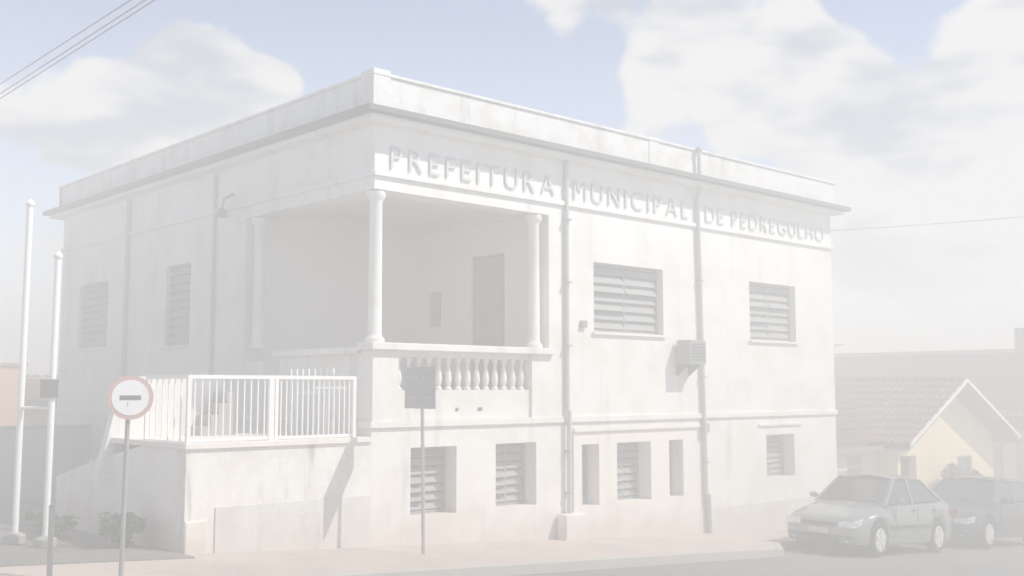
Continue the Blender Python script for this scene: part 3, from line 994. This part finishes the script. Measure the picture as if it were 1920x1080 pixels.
# ------------------------------------------------------------------ cars
def make_car(name, x, y, paint, label, length=4.25, rot=0.0, hatch=False):
    e = empty(name, (x, y, gz(x) - .131), (0, math.atan(SLOPE), rot))
    e.scale = (.87, .97, 1.0)
    tag(e, label, 'car', 'cars parked along the kerb')
    WX0, WX1, WR = .82, 3.36, .30
    hw = .83

    def zb(xx):
        z = .21
        for c in (WX0, WX1):
            R_ = WR + .065
            if abs(xx - c) < R_:
                z = max(z, WR + math.sqrt(max(0, R_ * R_ - (xx - c) ** 2)) - .01)
        return z
    top = [(0, .50), (.05, .60), (.14, .67), (.35, .735), (.8, .83), (1.2, .905), (1.32, .925), (3.45, .985), (3.62, .985), (4.05, .965), (4.17, .90), (4.25, .70)]
    wid = [(0, .60), (.05, .69), (.14, .755), (.35, .80), (.8, .825), (1.6, .84), (3.0, .84), (3.8, .81), (4.1, .77), (4.25, .66)]
    bot = [(0, .34), (.06, .24), (.2, .20)]

    def lerp(t, xx):
        if xx <= t[0][0]: return t[0][1]
        for (a, b), (c, d_) in zip(t, t[1:]):
            if xx <= c: return b + (d_ - b) * (xx - a) / (c - a)
        return t[-1][1]
    xs = sorted({round(v, 3) for v in [0, .03, .07, .12, .2, .3, 1.2, 1.32, 1.5, 1.75, 2.0, 2.3, 2.6, 2.85, 3.75, 3.9, 4.05, 4.12, 4.18, 4.22, 4.25]
                 + [c + (WR + .065) * s for c in (WX0, WX1) for s in (-1.02, -1, -.94, -.8, -.6, -.35, -.1, .1, .35, .6, .8, .94, 1, 1.02)]})
    mb = MB()
    rings = []
    for xx in xs:
        t = lerp(top, xx); w = lerp(wid, xx); b = zb(xx)
        if xx < .2: b = max(b, lerp(bot, xx))
        if xx > 4.0: b = max(b, .21 + (xx - 4.0) * .5)
        h = t - b
        half = [(0, t + .012), (w * .5, t + .006), (w * .80, t - .014), (w * .925, t - .05), (w * .975, t - .12 if h > .3 else t - h * .4), (w, b + max(.05, h * .48) if h > .3 else b + h * .4),
                (w * .992, b + h * .2), (w * .955, b + .01), (w * .90, b - .005), (0, b - .005)]
        ring = [(xx, -p, z) for p, z in half] + [(xx, p, z) for p, z in half[-2:0:-1]]
        i = len(mb.v); mb.v += ring; rings.append(i)
        n = len(ring)
    for a, b in zip(rings, rings[1:]):
        for k in range(n):
            k2 = (k + 1) % n
            mb.f.append((a + k, a + k2, b + k2, b + k))
    mb.f.append(tuple(rings[0] + k for k in range(n)))
    mb.f.append(tuple(rings[-1] + k for k in range(n - 1, -1, -1)))
    body = mb.build('body', paint, e, True)
    MB().box(.25, 4.0, -.56, .56, .17, .62).build('underbody', MT['black'], e)
    # greenhouse: roof, pillars, glass
    bx0, rx0, rx1, bx1 = (1.20, 1.86, 3.0, 3.66) if not hatch else (1.15, 1.82, 3.35, 3.85)
    bz0, bz1, rz = .895, .975, 1.40
    wb, wr = .745, .575

    def P(u, s, side):     # u along the window line (0 front..1 rear) ; s height 0..1
        xb = bx0 + (bx1 - bx0) * u; xr = rx0 + (rx1 - rx0) * u
        zb_ = bz0 + (bz1 - bz0) * u
        xx = xb + (xr - xb) * s
        return (xx, side * (wb + (wr - wb) * s), zb_ + (rz - .035 - zb_) * s)
    # roof
    rm = MB()
    nu = 8
    gr = []
    for k in range(nu + 1):
        u = k / nu
        xx = rx0 - .04 + (rx1 + .04 - rx0 + .04) * u
        zc = rz + .035 * math.sin(math.pi * min(1, max(0, u * .9 + .05)))
        row = []
        for q in range(7):
            v = -1 + 2 * q / 6
            row.append((xx, v * (wr + .012), zc - .045 * v * v * abs(v)))
        gr.append(row)
    for k in range(nu):
        for q in range(6):
            rm.face([gr[k][q], gr[k][q + 1], gr[k + 1][q + 1], gr[k + 1][q]])
            rm.face([(p[0], p[1], p[2] - .04) for p in (gr[k][q], gr[k + 1][q], gr[k + 1][q + 1], gr[k][q + 1])])
    rm.build('roof', paint, e, True)
    for s in (-1, 1):
        for (u0, u1, thick, nm) in ((0, 0, .04, 'pillar'), (.46, .46, .03, 'pillar'), (1, 1, .055, 'pillar')):
            a = Vector(P(u0, -.03, s)); b = Vector(P(u0, 1.0, s))
            o = Vector((thick, 0, 0)); q = Vector((0, -s * .045, 0)); o0 = Vector((0, s * .006, 0))
            MB().prism([a - o + o0, a + o + o0, a + o + q, a - o + q], b - a).build(nm, paint, e)
        for (u0, u1) in ((.05, .43), (.49, .93)):
            pts = [P(u0, .02, s), P(u1, .02, s), P(u1, .97, s), P(u0, .97, s)]
            MB().prism([Vector(p) - Vector((0, s * .02, 0)) for p in pts], (0, s * .008, 0)).build('side_window', MT['car_glass'], e)
        m = MB().lathe([(.02, -.06), (.055, -.04), (.065, 0), (.055, .04), (.02, .06)], 10, axis='x').build('mirror', paint, e, True)
        m.location = (1.45, s * .91, .985); m.scale = (1.1, 1.5, .9)
        for xx in (2.15, 3.05):
            MB().box(xx, xx + .14, s * .845 - .012, s * .845 + .012, .80, .825).build('door_handle', MT['black'], e)
        for xx in (1.42, 2.38, 3.12):
            MB().box(xx, xx + .008, s * .838 - .004, s * .838 + .004, .38, .90).build('door_seam', MT['black'], e)
        MB().box(1.22, 2.95, s * .842 - .012, s * .842 + .012, .49, .545).build('rub_strip', MT['black'], e)
        hl = [(.015, s * .40, .60), (.055, s * .66, .615), (.20, s * .775, .655), (.17, s * .765, .535), (.035, s * .66, .50), (.0, s * .40, .50)]
        MB().prism(hl, (-.012, s * .008, .006)).build('headlight', MT['lamp'], e)
        MB().box(4.19, 4.262, s * .72 - .13, s * .72 + .07, .66, .82).build('tail_light', MT['tail'], e)
        for c in (WX0, WX1):
            ty = MB().lathe([(.19, -.08), (.275, -.085), (.297, -.06), (.30, 0), (.297, .06), (.275, .085), (.19, .08)], 28, axis='y').build('wheel', MT['tyre'], e, True)
            ty.location = (c, s * .735, .30)
            rmx = MB().lathe([(.205, -.05), (.205, .088), (.19, .097), (.165, .092), (.05, .104), (.02, .106)], 24, axis='y').build('rim', MT['rim'], ty, True)
            rmx.scale = (1, s, 1)
            for k in range(5):
                t = k * 2 * math.pi / 5
                sp = MB().box(-.022, .022, s * .090, s * .110, .03, .19).build('spoke', MT['rim'], ty)
                sp.rotation_euler = (0, t, 0)
    # windscreen and rear window
    for (u, dx, nm) in ((0, -1, 'windscreen'), (1, 1, 'rear_window')):
        a, b, c, d_ = (Vector(P(u, .03, -1)), Vector(P(u, .03, 1)), Vector(P(u, .97, 1)), Vector(P(u, .97, -1)))
        g = Vector((0, .05, 0))
        MB().prism([a + g, b - g, c - g, d_ + g], (dx * -.012, 0, 0)).build(nm, MT['car_glass'], e)
    # nose
    MB().box(-.012, .02, -.34, .34, .515, .585).build('grille', MT['black'], e)
    MB().box(-.022, .05, -.66, .66, .335, .36).build('bumper_gap', MT['black'], e)
    MB().box(-.03, .1, -.38, .38, .24, .325).build('air_intake', MT['black'], e)
    MB().box(-.035, -.012, -.2, .2, .385, .475).build('number_plate', MT['plate'], e)
    for s in (-1, 1):
        MB().lathe([(.05, 0), (.05, -.02), (.03, -.026)], 12, (.06, s * .54, .30), axis='x').build('fog_lamp', MT['lamp'], e, True)
        w = MB().tube([(1.17, s * .05, .935), (1.27, s * .5, .955)], .010, 6).build('wiper', MT['black'], e)
    return e


make_car('parked_car', 7.95, -2.45, MT['car_silver'], 'silver grey sedan, nearest parked car, headlights towards the viewer')
make_car('parked_car', 12.25, -2.5, MT['car_dark'], 'dark blue grey car parked behind the silver sedan at the right edge', hatch=True)


# ------------------------------------------------------------------ overhead wires
def wire(name, a, b, sag, label, r=.012):
    a = Vector(a); b = Vector(b)
    pts = []
    for k in range(17):
        t = k / 16
        p = a.lerp(b, t); p.z -= sag * 4 * t * (1 - t)
        pts.append(p - a)
    e = MB().tube(pts, r, 6).build(name, MT['wire'], None, True)
    e.location = a
    tag(e, label, 'wire')
    return e


def at(px, py, t):
    return CAM + px_dir(px, py) * t


def through(p, tp, q, tq, k0, k1):
    a = at(*p, tp); b = at(*q, tq); d = b - a
    return a - d * k0, b + d * k1


for (p, q, lab) in (((0, 158), (245, 0), 'upper thin wire crossing the sky at top left'),
                    ((0, 176), (272, 0), 'middle thin wire crossing the sky at top left'),
                    ((0, 185), (290, 0), 'lowest thin wire crossing the sky at top left')):
    z7 = 7.05
    tp = (z7 - CAM.z) / px_dir(*p).z; tq = (z7 - CAM.z) / px_dir(*q).z
    a, b = through(p, tp, q, tq, 1.6, 1.6)
    wire('overhead_wire', a, b, .0, lab, .0095)
z7 = 6.9
a, b = through((1560, 428), (z7 - CAM.z) / px_dir(1560, 428).z, (1920, 400), (z7 - CAM.z) / px_dir(1920, 400).z, .5, .8)
wire('overhead_wire', a, b, .1, 'thin wire in the sky right of the town hall', .012)

# ------------------------------------------------------------------ pale volume added to stand in for an even white wash
HZ = MB().box(-128, 138, -88, 148, -5.2, 7.22)
hm = bpy.data.materials.new('white_wash_haze')
hm.use_nodes = True
nt = hm.node_tree
nt.nodes.clear()
out = NN(nt, 'ShaderNodeOutputMaterial')
pv = NN(nt, 'ShaderNodeVolumePrincipled')
pv.inputs['Color'].default_value = (0.992, 0.977, 0.935, 1)
pv.inputs['Density'].default_value = WASH_DENSITY
pv.inputs['Anisotropy'].default_value = 0.0
nt.links.new(pv.outputs[0], out.inputs['Volume'])
hz_o = HZ.build('wash_haze', hm)
tag(hz_o, kind='stuff')
